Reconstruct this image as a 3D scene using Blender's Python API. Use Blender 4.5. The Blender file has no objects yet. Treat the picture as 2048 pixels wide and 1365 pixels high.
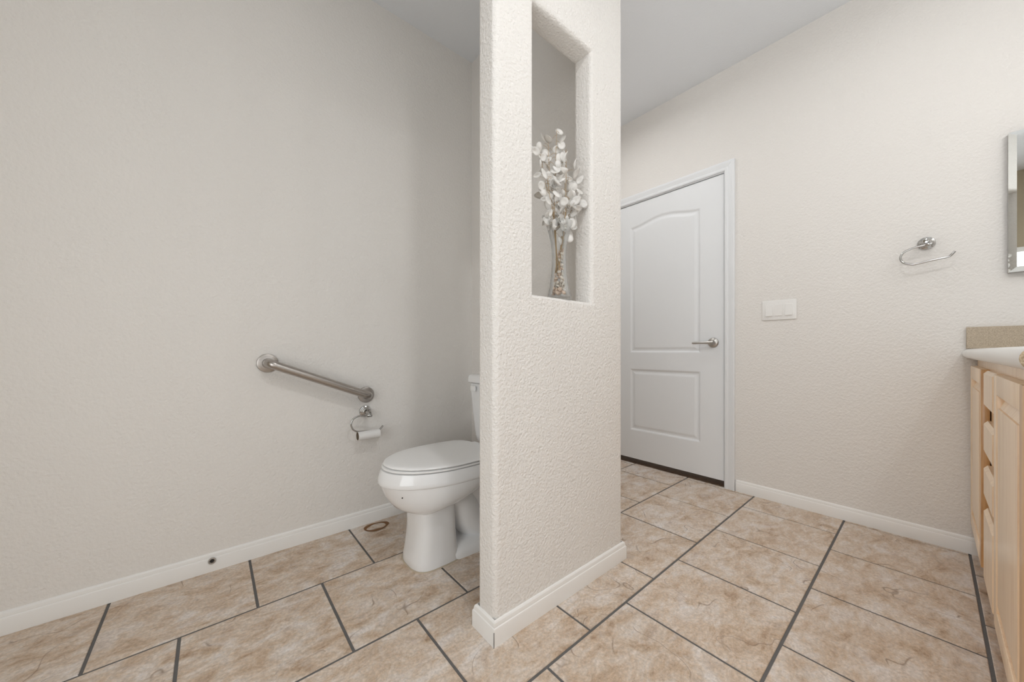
import bpy, bmesh, math, random
from mathutils import Vector, Matrix

# ------------------------------------------------------------------ camera, world, exposure
scene = bpy.context.scene
COL = scene.collection
TH = math.radians(49.763)
cam_d = bpy.data.cameras.new('camera'); cam = bpy.data.objects.new('camera', cam_d); COL.objects.link(cam)
cam.location = (0, 0, 0.88); cam.rotation_euler = (math.pi/2, 0, TH - math.pi/2)
cam_d.sensor_width = 36; cam_d.lens = 709.08/2048*36; cam_d.shift_y = 19.5/2048; cam_d.clip_start = 0.02
scene.camera = cam
vs = scene.view_settings
vs.view_transform = 'Standard'; vs.look = 'None'; vs.gamma = 1.0; vs.use_curve_mapping = False
vs.exposure = -0.03
world = bpy.data.worlds.new('world'); scene.world = world; world.use_nodes = True
world.node_tree.nodes['Background'].inputs[0].default_value = (0.75, 0.85, 1.0, 1)
world.node_tree.nodes['Background'].inputs[1].default_value = 1.0
cyc = scene.cycles
cyc.max_bounces = 7; cyc.diffuse_bounces = 5; cyc.glossy_bounces = 4; cyc.transmission_bounces = 7; cyc.transparent_max_bounces = 12
cyc.use_light_tree = False; cyc.adaptive_threshold = 0.02
cyc.caustics_reflective = False; cyc.caustics_refractive = False
# light energies in watts: vanity bulbs (each), rear window, added side window, near ceiling lamp, added front and passage fill
ENERGY = {'bulb': 3.2, 'rear_window': 17.0, 'side_window_fill': 1.8, 'near': 9.2, 'front': 1.8, 'passage': 4.4}
def lamp_light(kind, key, loc, rot=(0, 0, 0), size=0.1, size_y=None, col=(1, 1, 1)):
    d = bpy.data.lights.new(key + '_light', kind); d.energy = ENERGY[key]; d.color = col
    if kind == 'POINT': d.shadow_soft_size = size
    else:
        d.shape = 'RECTANGLE' if size_y else 'DISK'; d.size = size
        if size_y: d.size_y = size_y
    o = bpy.data.objects.new(key + '_light', d); COL.objects.link(o); o.location = loc; o.rotation_euler = rot
    return o

# ------------------------------------------------------------------ room dimensions (metres)
XR, YL, YV, XB = 2.512, 1.86, -0.70, -1.20       # right wall, left wall, vanity wall, rear wall
ZC = 2.685
PX0, PX1, PY0, PY1 = 0.647, 1.329, 0.845, 0.936  # partition
XT = 1.243                                        # wall behind the toilet
random.seed(7)

# ------------------------------------------------------------------ material helpers
def new_mat(name):
    m = bpy.data.materials.new(name); m.use_nodes = True
    nt = m.node_tree; return m, nt, nt.nodes['Principled BSDF']
def N(nt, t, **kw):
    n = nt.nodes.new(t)
    for k, v in kw.items():
        if k in n.inputs: n.inputs[k].default_value = v
        else: setattr(n, k, v)
    return n
def plain(name, col, rough=0.5, metal=0.0, **kw):
    m, nt, b = new_mat(name)
    b.inputs['Base Color'].default_value = (*col, 1); b.inputs['Roughness'].default_value = rough; b.inputs['Metallic'].default_value = metal
    for k, v in kw.items(): b.inputs[k].default_value = v
    return m
def paint(name, col, bump, scale=85, dist=0.004, rough=0.75):
    m, nt, b = new_mat(name)
    geo = N(nt, 'ShaderNodeNewGeometry')
    n1 = N(nt, 'ShaderNodeTexNoise', Scale=scale, Detail=2.0, Roughness=0.55)
    nt.links.new(geo.outputs['Position'], n1.inputs['Vector'])
    bp = N(nt, 'ShaderNodeBump', Strength=bump, Distance=dist)
    df = N(nt, 'ShaderNodeBsdfDiffuse'); df.inputs['Color'].default_value = (*[min(.9, c*1.015) for c in col], 1)
    nt.links.new(n1.outputs[0], bp.inputs['Height']); nt.links.new(bp.outputs[0], df.inputs['Normal'])
    nt.links.new(df.outputs[0], nt.nodes['Material Output'].inputs[0]); nt.nodes.remove(b)
    return m
def ramp(nt, fac, stops, interp='LINEAR'):
    r = N(nt, 'ShaderNodeValToRGB'); r.color_ramp.interpolation = interp
    e = r.color_ramp.elements
    while len(e) < len(stops): e.new(0.5)
    for i, (p, c) in enumerate(stops): e[i].position = p; e[i].color = (*c, 1)
    nt.links.new(fac, r.inputs[0]); return r

M = {}
WALLC = (0.79, 0.766, 0.735)
M['wall'] = paint('beige_wall_paint', WALLC, 0.6, scale=95, dist=0.005)
M['partition'] = paint('beige_textured_paint', WALLC, 0.75, scale=108, dist=0.006)
M['shadedwall'] = paint('shaded_wall_paint', (0.50, 0.43, 0.32), 0.4)  # wall paint darkened to tan, standing for shade on the backlit rear wall
M['ceiling'] = paint('ceiling_paint', (0.79, 0.81, 0.835), 0.25)
M['trim'] = plain('trim_paint', (0.86, 0.85, 0.83), 0.42)
M['doorpaint'] = plain('door_paint', (0.80, 0.815, 0.83), 0.45)
M['grout'] = paint('grey_grout', (0.16, 0.155, 0.15), 0.5, scale=300, rough=0.9)
M['porcelain'] = plain('white_porcelain', (0.86, 0.865, 0.87), 0.12, **{'Coat Weight': 0.4, 'Coat Roughness': 0.05})
M['plastic'] = plain('white_plastic', (0.88, 0.88, 0.875), 0.28)
M['switchplastic'] = plain('ivory_plastic', (0.84, 0.83, 0.81), 0.3)
M['chrome'] = plain('chrome', (0.50, 0.495, 0.485), 0.10, 1.0)
M['nickel'] = plain('satin_nickel', (0.52, 0.50, 0.475), 0.28, 1.0)
M['steel'] = plain('brushed_steel', (0.44, 0.41, 0.385), 0.30, 1.0)
M['dark'] = plain('dark_recess', (0.02, 0.018, 0.016), 0.8)
M['mirror'] = plain('mirror_silver', (0.88, 0.90, 0.89), 0.01, 1.0)
M['paper'] = plain('white_paper', (0.80, 0.79, 0.78), 0.85)
M['cardboard'] = plain('cardboard', (0.22, 0.17, 0.12), 0.9)
M['white_counter'] = plain('white_counter', (0.78, 0.775, 0.76), 0.2)
M['caulk'] = plain('tan_caulk', (0.50, 0.42, 0.32), 0.7)
M['stemwood'] = plain('dry_stem', (0.42, 0.29, 0.15), 0.8)
M['rust'] = plain('rust_stain', (0.20, 0.09, 0.025), 0.6)
M['black'] = plain('black_speck', (0.01, 0.01, 0.01), 0.6)
M['sink'] = M['porcelain']

# brushed streaks on the grab bar
def brushed(m, sc):
    nt = m.node_tree; b = nt.nodes['Principled BSDF']
    tc = N(nt, 'ShaderNodeTexCoord'); mp = N(nt, 'ShaderNodeMapping'); mp.inputs['Scale'].default_value = sc
    nz = N(nt, 'ShaderNodeTexNoise', Scale=40, Detail=3.0)
    nt.links.new(tc.outputs['Object'], mp.inputs[0]); nt.links.new(mp.outputs[0], nz.inputs['Vector'])
    mr = N(nt, 'ShaderNodeMapRange'); mr.inputs['To Min'].default_value = 0.2; mr.inputs['To Max'].default_value = 0.42
    nt.links.new(nz.outputs[0], mr.inputs[0]); nt.links.new(mr.outputs[0], b.inputs['Roughness'])
brushed(M['steel'], (1, 20, 20))

def tile_mat():
    m, nt, b = new_mat('slate_look_tile')
    tc = N(nt, 'ShaderNodeTexCoord'); oi = N(nt, 'ShaderNodeObjectInfo')
    off = N(nt, 'ShaderNodeVectorMath', operation='MULTIPLY_ADD'); off.inputs[1].default_value = (37.0, 53.0, 11.0)
    nt.links.new(oi.outputs['Random'], off.inputs[0]); nt.links.new(tc.outputs['Object'], off.inputs[2])
    v = off.outputs[0]
    st = N(nt, 'ShaderNodeMapping'); st.inputs['Rotation'].default_value = (0, 0, 0.6); st.inputs['Scale'].default_value = (1.0, 1.7, 1.0)
    nt.links.new(v, st.inputs[0]); v2 = st.outputs[0]
    big = N(nt, 'ShaderNodeTexNoise', Scale=6.5, Detail=4.0, Roughness=0.66, Distortion=0.9); nt.links.new(v2, big.inputs['Vector'])
    med = N(nt, 'ShaderNodeTexNoise', Scale=12.0, Detail=6.0, Roughness=0.76, Distortion=0.6); nt.links.new(v2, med.inputs['Vector'])
    fine = N(nt, 'ShaderNodeTexNoise', Scale=120.0, Detail=2.0, Roughness=0.7); nt.links.new(v, fine.inputs['Vector'])
    c1 = ramp(nt, big.outputs[0], [(0.33, (0.373, 0.240, 0.142)), (0.44, (0.581, 0.431, 0.304)), (0.53, (0.654, 0.546, 0.449)), (0.64, (0.728, 0.671, 0.635))])
    c2 = ramp(nt, med.outputs[0], [(0.34, (0.322, 0.213, 0.138)), (0.45, (0.558, 0.441, 0.341)), (0.55, (0.660, 0.585, 0.514)), (0.66, (0.762, 0.719, 0.695))])
    mx = N(nt, 'ShaderNodeMix', data_type='RGBA'); mx.inputs['Factor'].default_value = 0.5
    nt.links.new(c1.outputs[0], mx.inputs['A']); nt.links.new(c2.outputs[0], mx.inputs['B'])
    # fine grain
    fr = N(nt, 'ShaderNodeMapRange'); fr.inputs['From Min'].default_value = 0.3; fr.inputs['From Max'].default_value = 0.7
    fr.inputs['To Min'].default_value = 0.84; fr.inputs['To Max'].default_value = 1.16
    nt.links.new(fine.outputs[0], fr.inputs[0])
    sc = N(nt, 'ShaderNodeVectorMath', operation='SCALE'); nt.links.new(mx.outputs['Result'], sc.inputs[0]); nt.links.new(fr.outputs[0], sc.inputs['Scale'])
    # chipped ridge lines: thin iso-lines of a noise, kept only in places
    crk = N(nt, 'ShaderNodeTexNoise', Scale=4.5, Detail=2.0, Roughness=0.5, Distortion=0.5); nt.links.new(v, crk.inputs['Vector'])
    d = N(nt, 'ShaderNodeMath', operation='SUBTRACT'); d.inputs[1].default_value = 0.5; nt.links.new(crk.outputs[0], d.inputs[0])
    ab = N(nt, 'ShaderNodeMath', operation='ABSOLUTE'); nt.links.new(d.outputs[0], ab.inputs[0])
    ln = N(nt, 'ShaderNodeMapRange', clamp=True); ln.inputs['From Min'].default_value = 0.0006; ln.inputs['From Max'].default_value = 0.0062
    ln.inputs['To Min'].default_value = 1; ln.inputs['To Max'].default_value = 0; nt.links.new(ab.outputs[0], ln.inputs[0])
    msk = N(nt, 'ShaderNodeTexNoise', Scale=7.0, Detail=1.0); nt.links.new(v, msk.inputs['Vector'])
    mk = N(nt, 'ShaderNodeMapRange', clamp=True); mk.inputs['From Min'].default_value = 0.51; mk.inputs['From Max'].default_value = 0.60; nt.links.new(msk.outputs[0], mk.inputs[0])
    cm = N(nt, 'ShaderNodeMath', operation='MULTIPLY'); nt.links.new(ln.outputs[0], cm.inputs[0]); nt.links.new(mk.outputs[0], cm.inputs[1])
    cf = N(nt, 'ShaderNodeMath', operation='MULTIPLY'); cf.inputs[1].default_value = 0.55; nt.links.new(cm.outputs[0], cf.inputs[0])
    mc = N(nt, 'ShaderNodeMix', data_type='RGBA'); nt.links.new(cf.outputs[0], mc.inputs['Factor'])
    nt.links.new(sc.outputs[0], mc.inputs['A']); mc.inputs['B'].default_value = (0.16, 0.09, 0.045, 1)
    nt.links.new(mc.outputs['Result'], b.inputs['Base Color'])
    hh = N(nt, 'ShaderNodeMath', operation='MULTIPLY_ADD'); hh.inputs[1].default_value = -0.6; nt.links.new(cm.outputs[0], hh.inputs[0])
    # slate cleft: noise side of the ridge
    stp = N(nt, 'ShaderNodeMath', operation='MULTIPLY_ADD'); stp.inputs[1].default_value = 0.25
    nt.links.new(fine.outputs[0], stp.inputs[0]); nt.links.new(med.outputs[0], stp.inputs[2]); nt.links.new(stp.outputs[0], hh.inputs[2])
    bp = N(nt, 'ShaderNodeBump', Strength=0.35, Distance=0.004); nt.links.new(hh.outputs[0], bp.inputs['Height']); nt.links.new(bp.outputs[0], b.inputs['Normal'])
    b.inputs['Roughness'].default_value = 0.42; b.inputs['Specular IOR Level'].default_value = 0.35
    return m
M['tile'] = tile_mat()

def wood(name, base, dark, scale=(9, 9, 0.7), rough=0.32):
    m, nt, b = new_mat(name)
    tc = N(nt, 'ShaderNodeTexCoord'); oi = N(nt, 'ShaderNodeObjectInfo')
    off = N(nt, 'ShaderNodeVectorMath', operation='MULTIPLY_ADD'); off.inputs[1].default_value = (13, 29, 7)
    nt.links.new(oi.outputs['Random'], off.inputs[0]); nt.links.new(tc.outputs['Object'], off.inputs[2])
    mp = N(nt, 'ShaderNodeMapping'); mp.inputs['Scale'].default_value = scale; nt.links.new(off.outputs[0], mp.inputs[0])
    n1 = N(nt, 'ShaderNodeTexNoise', Scale=3.0, Detail=6.0, Roughness=0.6, Distortion=1.2); nt.links.new(mp.outputs[0], n1.inputs['Vector'])
    n2 = N(nt, 'ShaderNodeTexNoise', Scale=22.0, Detail=3.0, Roughness=0.6); nt.links.new(mp.outputs[0], n2.inputs['Vector'])
    ad = N(nt, 'ShaderNodeMath', operation='MULTIPLY_ADD'); ad.inputs[1].default_value = 0.3; nt.links.new(n2.outputs[0], ad.inputs[0]); nt.links.new(n1.outputs[0], ad.inputs[2])
    r = ramp(nt, ad.outputs[0], [(0.40, dark), (0.62, base), (0.9, tuple(min(1, c*1.1) for c in base))])
    # a few knots
    vo = N(nt, 'ShaderNodeTexVoronoi', Scale=5.0, Randomness=1.0); mp2 = N(nt, 'ShaderNodeMapping'); mp2.inputs['Scale'].default_value = (1, 1, 0.55)
    nt.links.new(off.outputs[0], mp2.inputs[0]); nt.links.new(mp2.outputs[0], vo.inputs['Vector'])
    kn = N(nt, 'ShaderNodeMapRange', clamp=True); kn.inputs['From Min'].default_value = 0.05; kn.inputs['From Max'].default_value = 0.09
    kn.inputs['To Min'].default_value = 0.6; kn.inputs['To Max'].default_value = 0; nt.links.new(vo.outputs['Distance'], kn.inputs[0])
    mx = N(nt, 'ShaderNodeMix', data_type='RGBA'); nt.links.new(kn.outputs[0], mx.inputs['Factor']); nt.links.new(r.outputs[0], mx.inputs['A'])
    mx.inputs['B'].default_value = (0.16, 0.07, 0.025, 1)
    nt.links.new(mx.outputs['Result'], b.inputs['Base Color'])
    b.inputs['Roughness'].default_value = rough; b.inputs['Coat Weight'].default_value = 0.3; b.inputs['Coat Roughness'].default_value = 0.15
    return m
M['wood'] = wood('pale_knotty_maple', (0.92, 0.71, 0.50), (0.78, 0.53, 0.32))
M['woodframe'] = wood('amber_maple', (0.70, 0.42, 0.19), (0.50, 0.25, 0.09))

def speckle(name, a, c2):
    m, nt, b = new_mat(name)
    geo = N(nt, 'ShaderNodeNewGeometry'); nz = N(nt, 'ShaderNodeTexNoise', Scale=330, Detail=4.0, Roughness=0.7)
    nt.links.new(geo.outputs['Position'], nz.inputs['Vector'])
    r = ramp(nt, nz.outputs[0], [(0.33, c2), (0.55, a), (0.75, tuple(min(1, c*1.35) for c in a))])
    nt.links.new(r.outputs[0], b.inputs['Base Color']); b.inputs['Roughness'].default_value = 0.35
    return m
M['splash'] = speckle('tan_speckled_laminate', (0.47, 0.385, 0.28), (0.33, 0.26, 0.18))
M['patch'] = speckle('tan_worn_core', (0.50, 0.40, 0.28), (0.22, 0.15, 0.09)); M['patch'].node_tree.nodes['Principled BSDF'].inputs['Roughness'].default_value = 0.95; M['patch'].node_tree.nodes['Principled BSDF'].inputs['Specular IOR Level'].default_value = 0.05
M['carpet'] = speckle('brown_carpet', (0.10, 0.055, 0.025), (0.02, 0.01, 0.005)); M['carpet'].node_tree.nodes['Principled BSDF'].inputs['Roughness'].default_value = 1

def glass_mat():
    m, nt, b = new_mat('clear_glass')
    tr = N(nt, 'ShaderNodeBsdfTransparent'); tr.inputs['Color'].default_value = (0.965, 0.97, 0.97, 1)
    gl = N(nt, 'ShaderNodeBsdfGlossy'); gl.inputs['Roughness'].default_value = 0.03
    lw = N(nt, 'ShaderNodeLayerWeight'); lw.inputs['Blend'].default_value = 0.32
    mx = N(nt, 'ShaderNodeMixShader'); sc = N(nt, 'ShaderNodeMath', operation='MULTIPLY'); sc.inputs[1].default_value = 0.55; sc.use_clamp = True; nt.links.new(lw.outputs['Fresnel'], sc.inputs[0]); nt.links.new(sc.outputs[0], mx.inputs[0])
    df = N(nt, 'ShaderNodeBsdfDiffuse'); df.inputs['Color'].default_value = (0.95, 0.95, 0.94, 1); m2 = N(nt, 'ShaderNodeMixShader'); m2.inputs[0].default_value = 0.55  # white diffuse at grazing edges paints in the bright outline of the glass
    nt.links.new(gl.outputs[0], m2.inputs[1]); nt.links.new(df.outputs[0], m2.inputs[2])
    nt.links.new(tr.outputs[0], mx.inputs[1]); nt.links.new(m2.outputs[0], mx.inputs[2])
    nt.links.new(mx.outputs[0], nt.nodes['Material Output'].inputs[0]); nt.nodes.remove(b)
    return m
M['glass'] = glass_mat()
def leaf_mat():
    m, nt, b = new_mat('white_dried_petal')
    b.inputs['Base Color'].default_value = (0.92, 0.91, 0.89, 1); b.inputs['Roughness'].default_value = 0.45
    tr = N(nt, 'ShaderNodeBsdfTranslucent'); tr.inputs['Color'].default_value = (0.95, 0.92, 0.87, 1)
    mx = N(nt, 'ShaderNodeMixShader'); mx.inputs[0].default_value = 0.35
    out = nt.nodes['Material Output']
    nt.links.new(b.outputs[0], mx.inputs[1]); nt.links.new(tr.outputs[0], mx.inputs[2]); nt.links.new(mx.outputs[0], out.inputs[0])
    return m
M['leaf'] = leaf_mat()
M['shell_a'] = speckle('cream_shell', (0.80, 0.74, 0.66), (0.60, 0.50, 0.40))
M['shell_b'] = speckle('pinkish_shell', (0.74, 0.58, 0.46), (0.52, 0.36, 0.26))
M['shell_c'] = plain('white_shell', (0.85, 0.84, 0.82), 0.3)
M['frost'] = plain('frosted_lamp_glass', (0.9, 0.9, 0.88), 0.4)
M['pane'] = plain('frosted_window_pane', (0.80, 0.86, 0.90), 0.3)

# ------------------------------------------------------------------ mesh helpers
def box(bm, x0, x1, y0, y1, z0, z1):
    v = [bm.verts.new(p) for p in ((x0,y0,z0),(x1,y0,z0),(x1,y1,z0),(x0,y1,z0),(x0,y0,z1),(x1,y0,z1),(x1,y1,z1),(x0,y1,z1))]
    f = [bm.faces.new([v[i] for i in q]) for q in ((3,2,1,0),(4,5,6,7),(0,1,5,4),(1,2,6,5),(2,3,7,6),(3,0,4,7))]
    return v, f
def loft(bm, rings, cap0=True, cap1=True, closed=True):
    R = [[bm.verts.new(p) for p in r] for r in rings]
    n = len(R[0])
    for a, b in zip(R, R[1:]):
        for i in range(n if closed else n-1):
            j = (i+1) % n
            bm.faces.new((a[i], a[j], b[j], b[i]))
    if cap0: bm.faces.new(list(reversed(R[0])))
    if cap1: bm.faces.new(R[-1])
    return R
def lathe(bm, prof, origin=(0,0,0), axis='z', seg=32):
    """prof: (radius, height) pairs along the axis"""
    o = Vector(origin); rings = []
    d = {'z': Vector((0,0,1)), 'x': Vector((1,0,0)), 'y': Vector((0,1,0)), '-x': Vector((-1,0,0)), '-y': Vector((0,-1,0))}[axis]
    u = Vector((0,0,1)) if abs(d.z) < .5 else Vector((1,0,0)); w = d.cross(u)
    for r, h in prof:
        rings.append([o + d*h + (u*math.cos(2*math.pi*k/seg) + w*math.sin(2*math.pi*k/seg))*max(r, 1e-5) for k in range(seg)])
    loft(bm, rings)
def tube(bm, pts, r, seg=14, r_fn=None):
    pts = [Vector(p) for p in pts]; rings = []
    t0 = (pts[1]-pts[0]).normalized(); u = t0.orthogonal().normalized()
    for i, p in enumerate(pts):
        t = ((pts[i+1] if i+1 < len(pts) else p) - (pts[i-1] if i else p)).normalized()
        u = (u - t*u.dot(t)).normalized(); w = t.cross(u)
        rr = r_fn(i/(len(pts)-1)) if r_fn else r
        rings.append([p + (u*math.cos(2*math.pi*k/seg) + w*math.sin(2*math.pi*k/seg))*rr for k in range(seg)])
    loft(bm, rings)
def fillet(pts, rad, n=8):
    """round the inner corners of a polyline"""
    pts = [Vector(p) for p in pts]; out = [pts[0]]
    for a, b, c in zip(pts, pts[1:], pts[2:]):
        d1 = (a-b); d2 = (c-b); l = min(rad, d1.length*.49, d2.length*.49)
        p0 = b + d1.normalized()*l; p2 = b + d2.normalized()*l
        for k in range(n+1):
            t = k/n; out.append(p0*(1-t)**2 + b*2*t*(1-t) + p2*t*t)
    out.append(pts[-1]); return out
def catmull(pts, n=8):
    P = [Vector(p) for p in pts]; P = [P[0]*2-P[1]] + P + [P[-1]*2-P[-2]]; out = []
    for i in range(1, len(P)-2):
        for k in range(n):
            t = k/n; a, b, c, d = P[i-1:i+3]
            out.append(0.5*((2*b)+(c-a)*t+(2*a-5*b+4*c-d)*t*t+(3*b-a-3*c+d)*t**3))
    out.append(P[-2]); return out
def finish(name, bm, mat, parent=None, smooth=None, loc=None):
    bmesh.ops.recalc_face_normals(bm, faces=bm.faces)
    me = bpy.data.meshes.new(name); bm.to_mesh(me); bm.free()
    me.materials.append(M[mat] if isinstance(mat, str) else mat)
    if smooth is not None:
        me.shade_smooth(); me.set_sharp_from_angle(angle=math.radians(smooth))
    o = bpy.data.objects.new(name, me); COL.objects.link(o)
    if loc is not None:
        me.transform(Matrix.Translation(-Vector(loc))); o.location = loc
    if parent is not None: attach(o, parent)
    return o
def attach(o, p):
    o.parent = p; o.matrix_parent_inverse = p.matrix_world.inverted() if p.parent is None else Matrix.Translation(-(p.parent.location + p.location)) 
def empty(name, loc):
    o = bpy.data.objects.new(name, None); COL.objects.link(o); o.location = loc; o.empty_display_size = 0.05
    o.matrix_world = Matrix.Translation(loc); return o
def tag(o, label, cat, group=None):
    o['label'] = label; o['category'] = cat
    if group: o['group'] = group
    return o
def struct(o, label=None, cat=None):
    o['kind'] = 'structure'
    if label: o['label'] = label
    if cat: o['category'] = cat
    return o
def bev(bm, edges, w, seg=2):
    bmesh.ops.bevel(bm, geom=list(edges), offset=w, segments=seg, profile=0.5, affect='EDGES')
def bbox_part(name, mat, parent, x0, x1, y0, y1, z0, z1, w=0.003, seg=2, smooth=40):
    bm = bmesh.new(); box(bm, min(x0,x1), max(x0,x1), min(y0,y1), max(y0,y1), z0, z1)
    if w: bev(bm, bm.edges[:], w, seg)
    c = ((x0+x1)/2, (y0+y1)/2, z0)
    return finish(name, bm, mat, parent, smooth, loc=c)
def sub(o):  # keep the world location of a part so sub-parts can hang from it
    bpy.context.view_layer.update(); return o

# ------------------------------------------------------------------ floor with single tiles
bm = bmesh.new(); box(bm, XB-.1, XR+.12, YV-.1, YL+.1, -0.12, -0.003)
floor = struct(finish('floor', bm, 'grout'), 'floor of tan slate-look square tiles with dark grey grout', 'floor')
TX, TY, G = 0.3942, 0.400, 0.0085
full = None
rows = []
def tile_mesh(w, h):
    bm = bmesh.new(); v, f = box(bm, -w/2, w/2, -h/2, h/2, -0.010, 0.0)
    top = [e for e in bm.edges if all(abs(q.co.z) < 1e-6 for q in e.verts)]
    bev(bm, top, 0.0015, 1)
    bmesh.ops.recalc_face_normals(bm, faces=bm.faces)
    me = bpy.data.meshes.new('tile'); bm.to_mesh(me); bm.free(); me.materials.append(M['tile']); return me
ntile = 0
for r in range(-2, 6):                       # rows between the long joints, joint r at Y = -0.109 + 0.4 r
    y0 = -0.109 + TY*r; y1 = y0 + TY
    xo = 0.515 if r in (0, 2, 4, -2) else 0.318
    k = -8
    while True:
        x0 = xo + TX*k; x1 = x0 + TX; k += 1
        if x0 > XR + .02: break
        if x1 < XB: continue
        a0, a1 = max(x0, XB-.05) + G/2, min(x1, XR+.02) - G/2
        b0, b1 = max(y0, YV-.05) + G/2, min(y1, YL+.01) - G/2
        if a1-a0 < .01 or b1-b0 < .01: continue
        whole = abs((a1-a0)-(TX-G)) < 1e-6 and abs((b1-b0)-(TY-G)) < 1e-6
        if whole:
            if full is None: full = tile_mesh(TX-G, TY-G)
            me = full
        else: me = tile_mesh(a1-a0, b1-b0)
        t = bpy.data.objects.new('tile', me); COL.objects.link(t)
        t.location = ((a0+a1)/2, (b0+b1)/2, random.uniform(-.0006, .0004))
        t.parent = floor; ntile += 1
# rust ring left on the tile beside the wall
bm = bmesh.new()
cx, cy = 0.628, 1.792; ring0, ring1, ring2 = [], [], []
for k in range(40):
    a = 2*math.pi*k/40; w = 0.0075 + 0.003*math.sin(3*a+1)
    for lst, rr in ((ring0, -w), (ring1, 0.0), (ring2, w)):
        lst.append((cx + (0.053+rr)*math.cos(a), cy + (0.036+rr)*math.sin(a), 0.0012 + (0.0004 if rr == 0 else 0)))
loft(bm, [ring0, ring1, ring2], False, False)
st = finish('rust_stain', bm, 'rust', floor); st['label'] = 'rust-brown ring stain on the tile'

# ------------------------------------------------------------------ walls, ceiling
def wall(name, x0, x1, y0, y1, z0=-.003, z1=ZC+.05, mat='wall', label=None):
    bm = bmesh.new(); box(bm, x0, x1, y0, y1, z0, z1)
    return struct(finish(name, bm, mat), label, 'wall')
wall('wall_left', XB-.1, XR+.1, YL, YL+.1, label='plain beige wall with the angled grab bar')
wall('wall_rear', XB-.1, XB, YV, YL, mat='shadedwall', label='rear wall with the frosted window')
wall('wall_vanity', XB-.1, XR+.1, YV-.1, YV, label='wall behind the vanity')
# right wall with the doorway cut out
DY0, DY1, DZ = 0.862, 1.676, 2.022
JY0, JY1, JZ = DY0-.004, DY1+.004, DZ+.004
bm = bmesh.new()
box(bm, XR, XR+.11, YV, JY0-.018, -.003, ZC+.05)
box(bm, XR, XR+.11, JY1+.018, YL, -.003, ZC+.05)
box(bm, XR, XR+.11, JY0-.018, JY1+.018, JZ+.018, ZC+.05)
struct(finish('wall_right', bm, 'wall'), 'beige wall holding the white door, light switches and towel ring', 'wall')
# wall behind the toilet; its outer corner carries on from the partition
bm = bmesh.new(); box(bm, XT, PX1, PY1-.02, YL, -.003, ZC+.05)
struct(finish('wall_toilet', bm, 'wall'), 'beige wall behind the toilet tank', 'wall')
bm = bmesh.new(); box(bm, XB-.1, XR+.1, YV-.1, YL+.1, ZC, ZC+.08)
struct(finish('ceiling', bm, 'ceiling'), 'flat light grey textured ceiling', 'ceiling')

# partition with a tall opening and bullnose corners
OX0, OX1, OZ0, OZ1 = 0.811, 1.117, 1.067, 2.036
def partition():
    bm = bmesh.new()
    ys = (PY0, PY1)
    def V(x, y, z): return bm.verts.new((x, y, z))
    o = {}
    for s, y in enumerate(ys):
        o[s] = [V(PX0,y,-.003), V(PX1,y,-.003), V(PX1,y,ZC+.05), V(PX0,y,ZC+.05)]
        o[s+2] = [V(OX0,y,OZ0), V(OX1,y,OZ0), V(OX1,y,OZ1), V(OX0,y,OZ1)]
    for s in (0, 1):
        for i in range(4):
            j = (i+1) % 4; bm.faces.new((o[s][i], o[s][j], o[s+2][j], o[s+2][i]))
    for i in range(4):
        j = (i+1) % 4
        bm.faces.new((o[0][i], o[0][j], o[1][j], o[1][i])); bm.faces.new((o[2][i], o[2][j], o[3][j], o[3][i]))
    bmesh.ops.recalc_face_normals(bm, faces=bm.faces)
    E = []
    for e in bm.edges:
        a, b = e.verts
        vert = abs(a.co.x-b.co.x) < 1e-6 and abs(a.co.y-b.co.y) < 1e-6
        inner = all(q.co.z > .5 and q.co.z < 2.5 for q in (a, b))
        if inner and abs(a.co.y-b.co.y) < 1e-6: E.append(e)
        elif vert and not inner and not (a.co.x > 1 and a.co.y > .9): E.append(e)
    bev(bm, E, 0.019, 8)
    o = finish('wall_partition', bm, 'partition', smooth=35)
    return struct(o, 'narrow textured partition wall with a tall open niche and rounded corners', 'wall')
partition()

# ------------------------------------------------------------------ baseboards
BP = [(0.0, 0.0), (0.012, 0.0), (0.012, 0.050), (0.0105, 0.0535), (0.0085, 0.0550), (0.0082, 0.0600), (0.0065, 0.0665), (0.0035, 0.0700), (0.0, 0.0715)]
def baseboard(name, path, label, closed=False):
    """path: corner points (x, y, out_x, out_y) on the wall face; out = offset direction of the board there"""
    bm = bmesh.new()
    rings = [[(x+ox*t, y+oy*t, z) for t, z in BP] for x, y, ox, oy in path]
    R = [[bm.verts.new(p) for p in r] for r in rings]
    for a, b in zip(R, R[1:]):
        for i in range(len(BP)): 
            j = (i+1) % len(BP); bm.faces.new((a[i], a[j], b[j], b[i]))
    bm.faces.new(R[0]); bm.faces.new(list(reversed(R[-1])))
    return struct(finish(name, bm, 'trim', smooth=25), label, 'baseboard')
baseboard('baseboard_left', [(XB, YL, 0, -1), (XT, YL, 0, -1)], 'white baseboard along the foot of the left wall')
baseboard('baseboard_right', [(XR, YV, -1, 0), (XR, JY0-.068, -1, 0)], 'white baseboard between the door casing and vanity')
baseboard('baseboard_partition', [(PX0+.25, PY1, 0, 1), (PX0, PY1, -1, 1), (PX0, PY0, -1, -1), (PX1, PY0, 1, -1), (PX1, YL, 1, 0)], 'white stepped baseboard wrapping the end of the partition')
baseboard('baseboard_toilet', [(XT, PY1, -1, 0), (XT, YL-.012, -1, 0)], 'white baseboard behind the toilet')
baseboard('baseboard_rear', [(XB, YV, 1, 0), (XB, YL-.012, 1, 0)], 'white baseboard on the rear wall')
baseboard('baseboard_hall', [(PX1+.012, YL, 0, -1), (XR-.012, YL, 0, -1)], 'white baseboard in the passage to the door')

bm = bmesh.new(); box(bm, PX0-.0123, PX0-.0108, PY0-.0123, PY0-.0108, 0, .046); mg = finish('mitre_gap', bm, 'dark', bpy.data.objects['baseboard_partition'])

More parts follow.
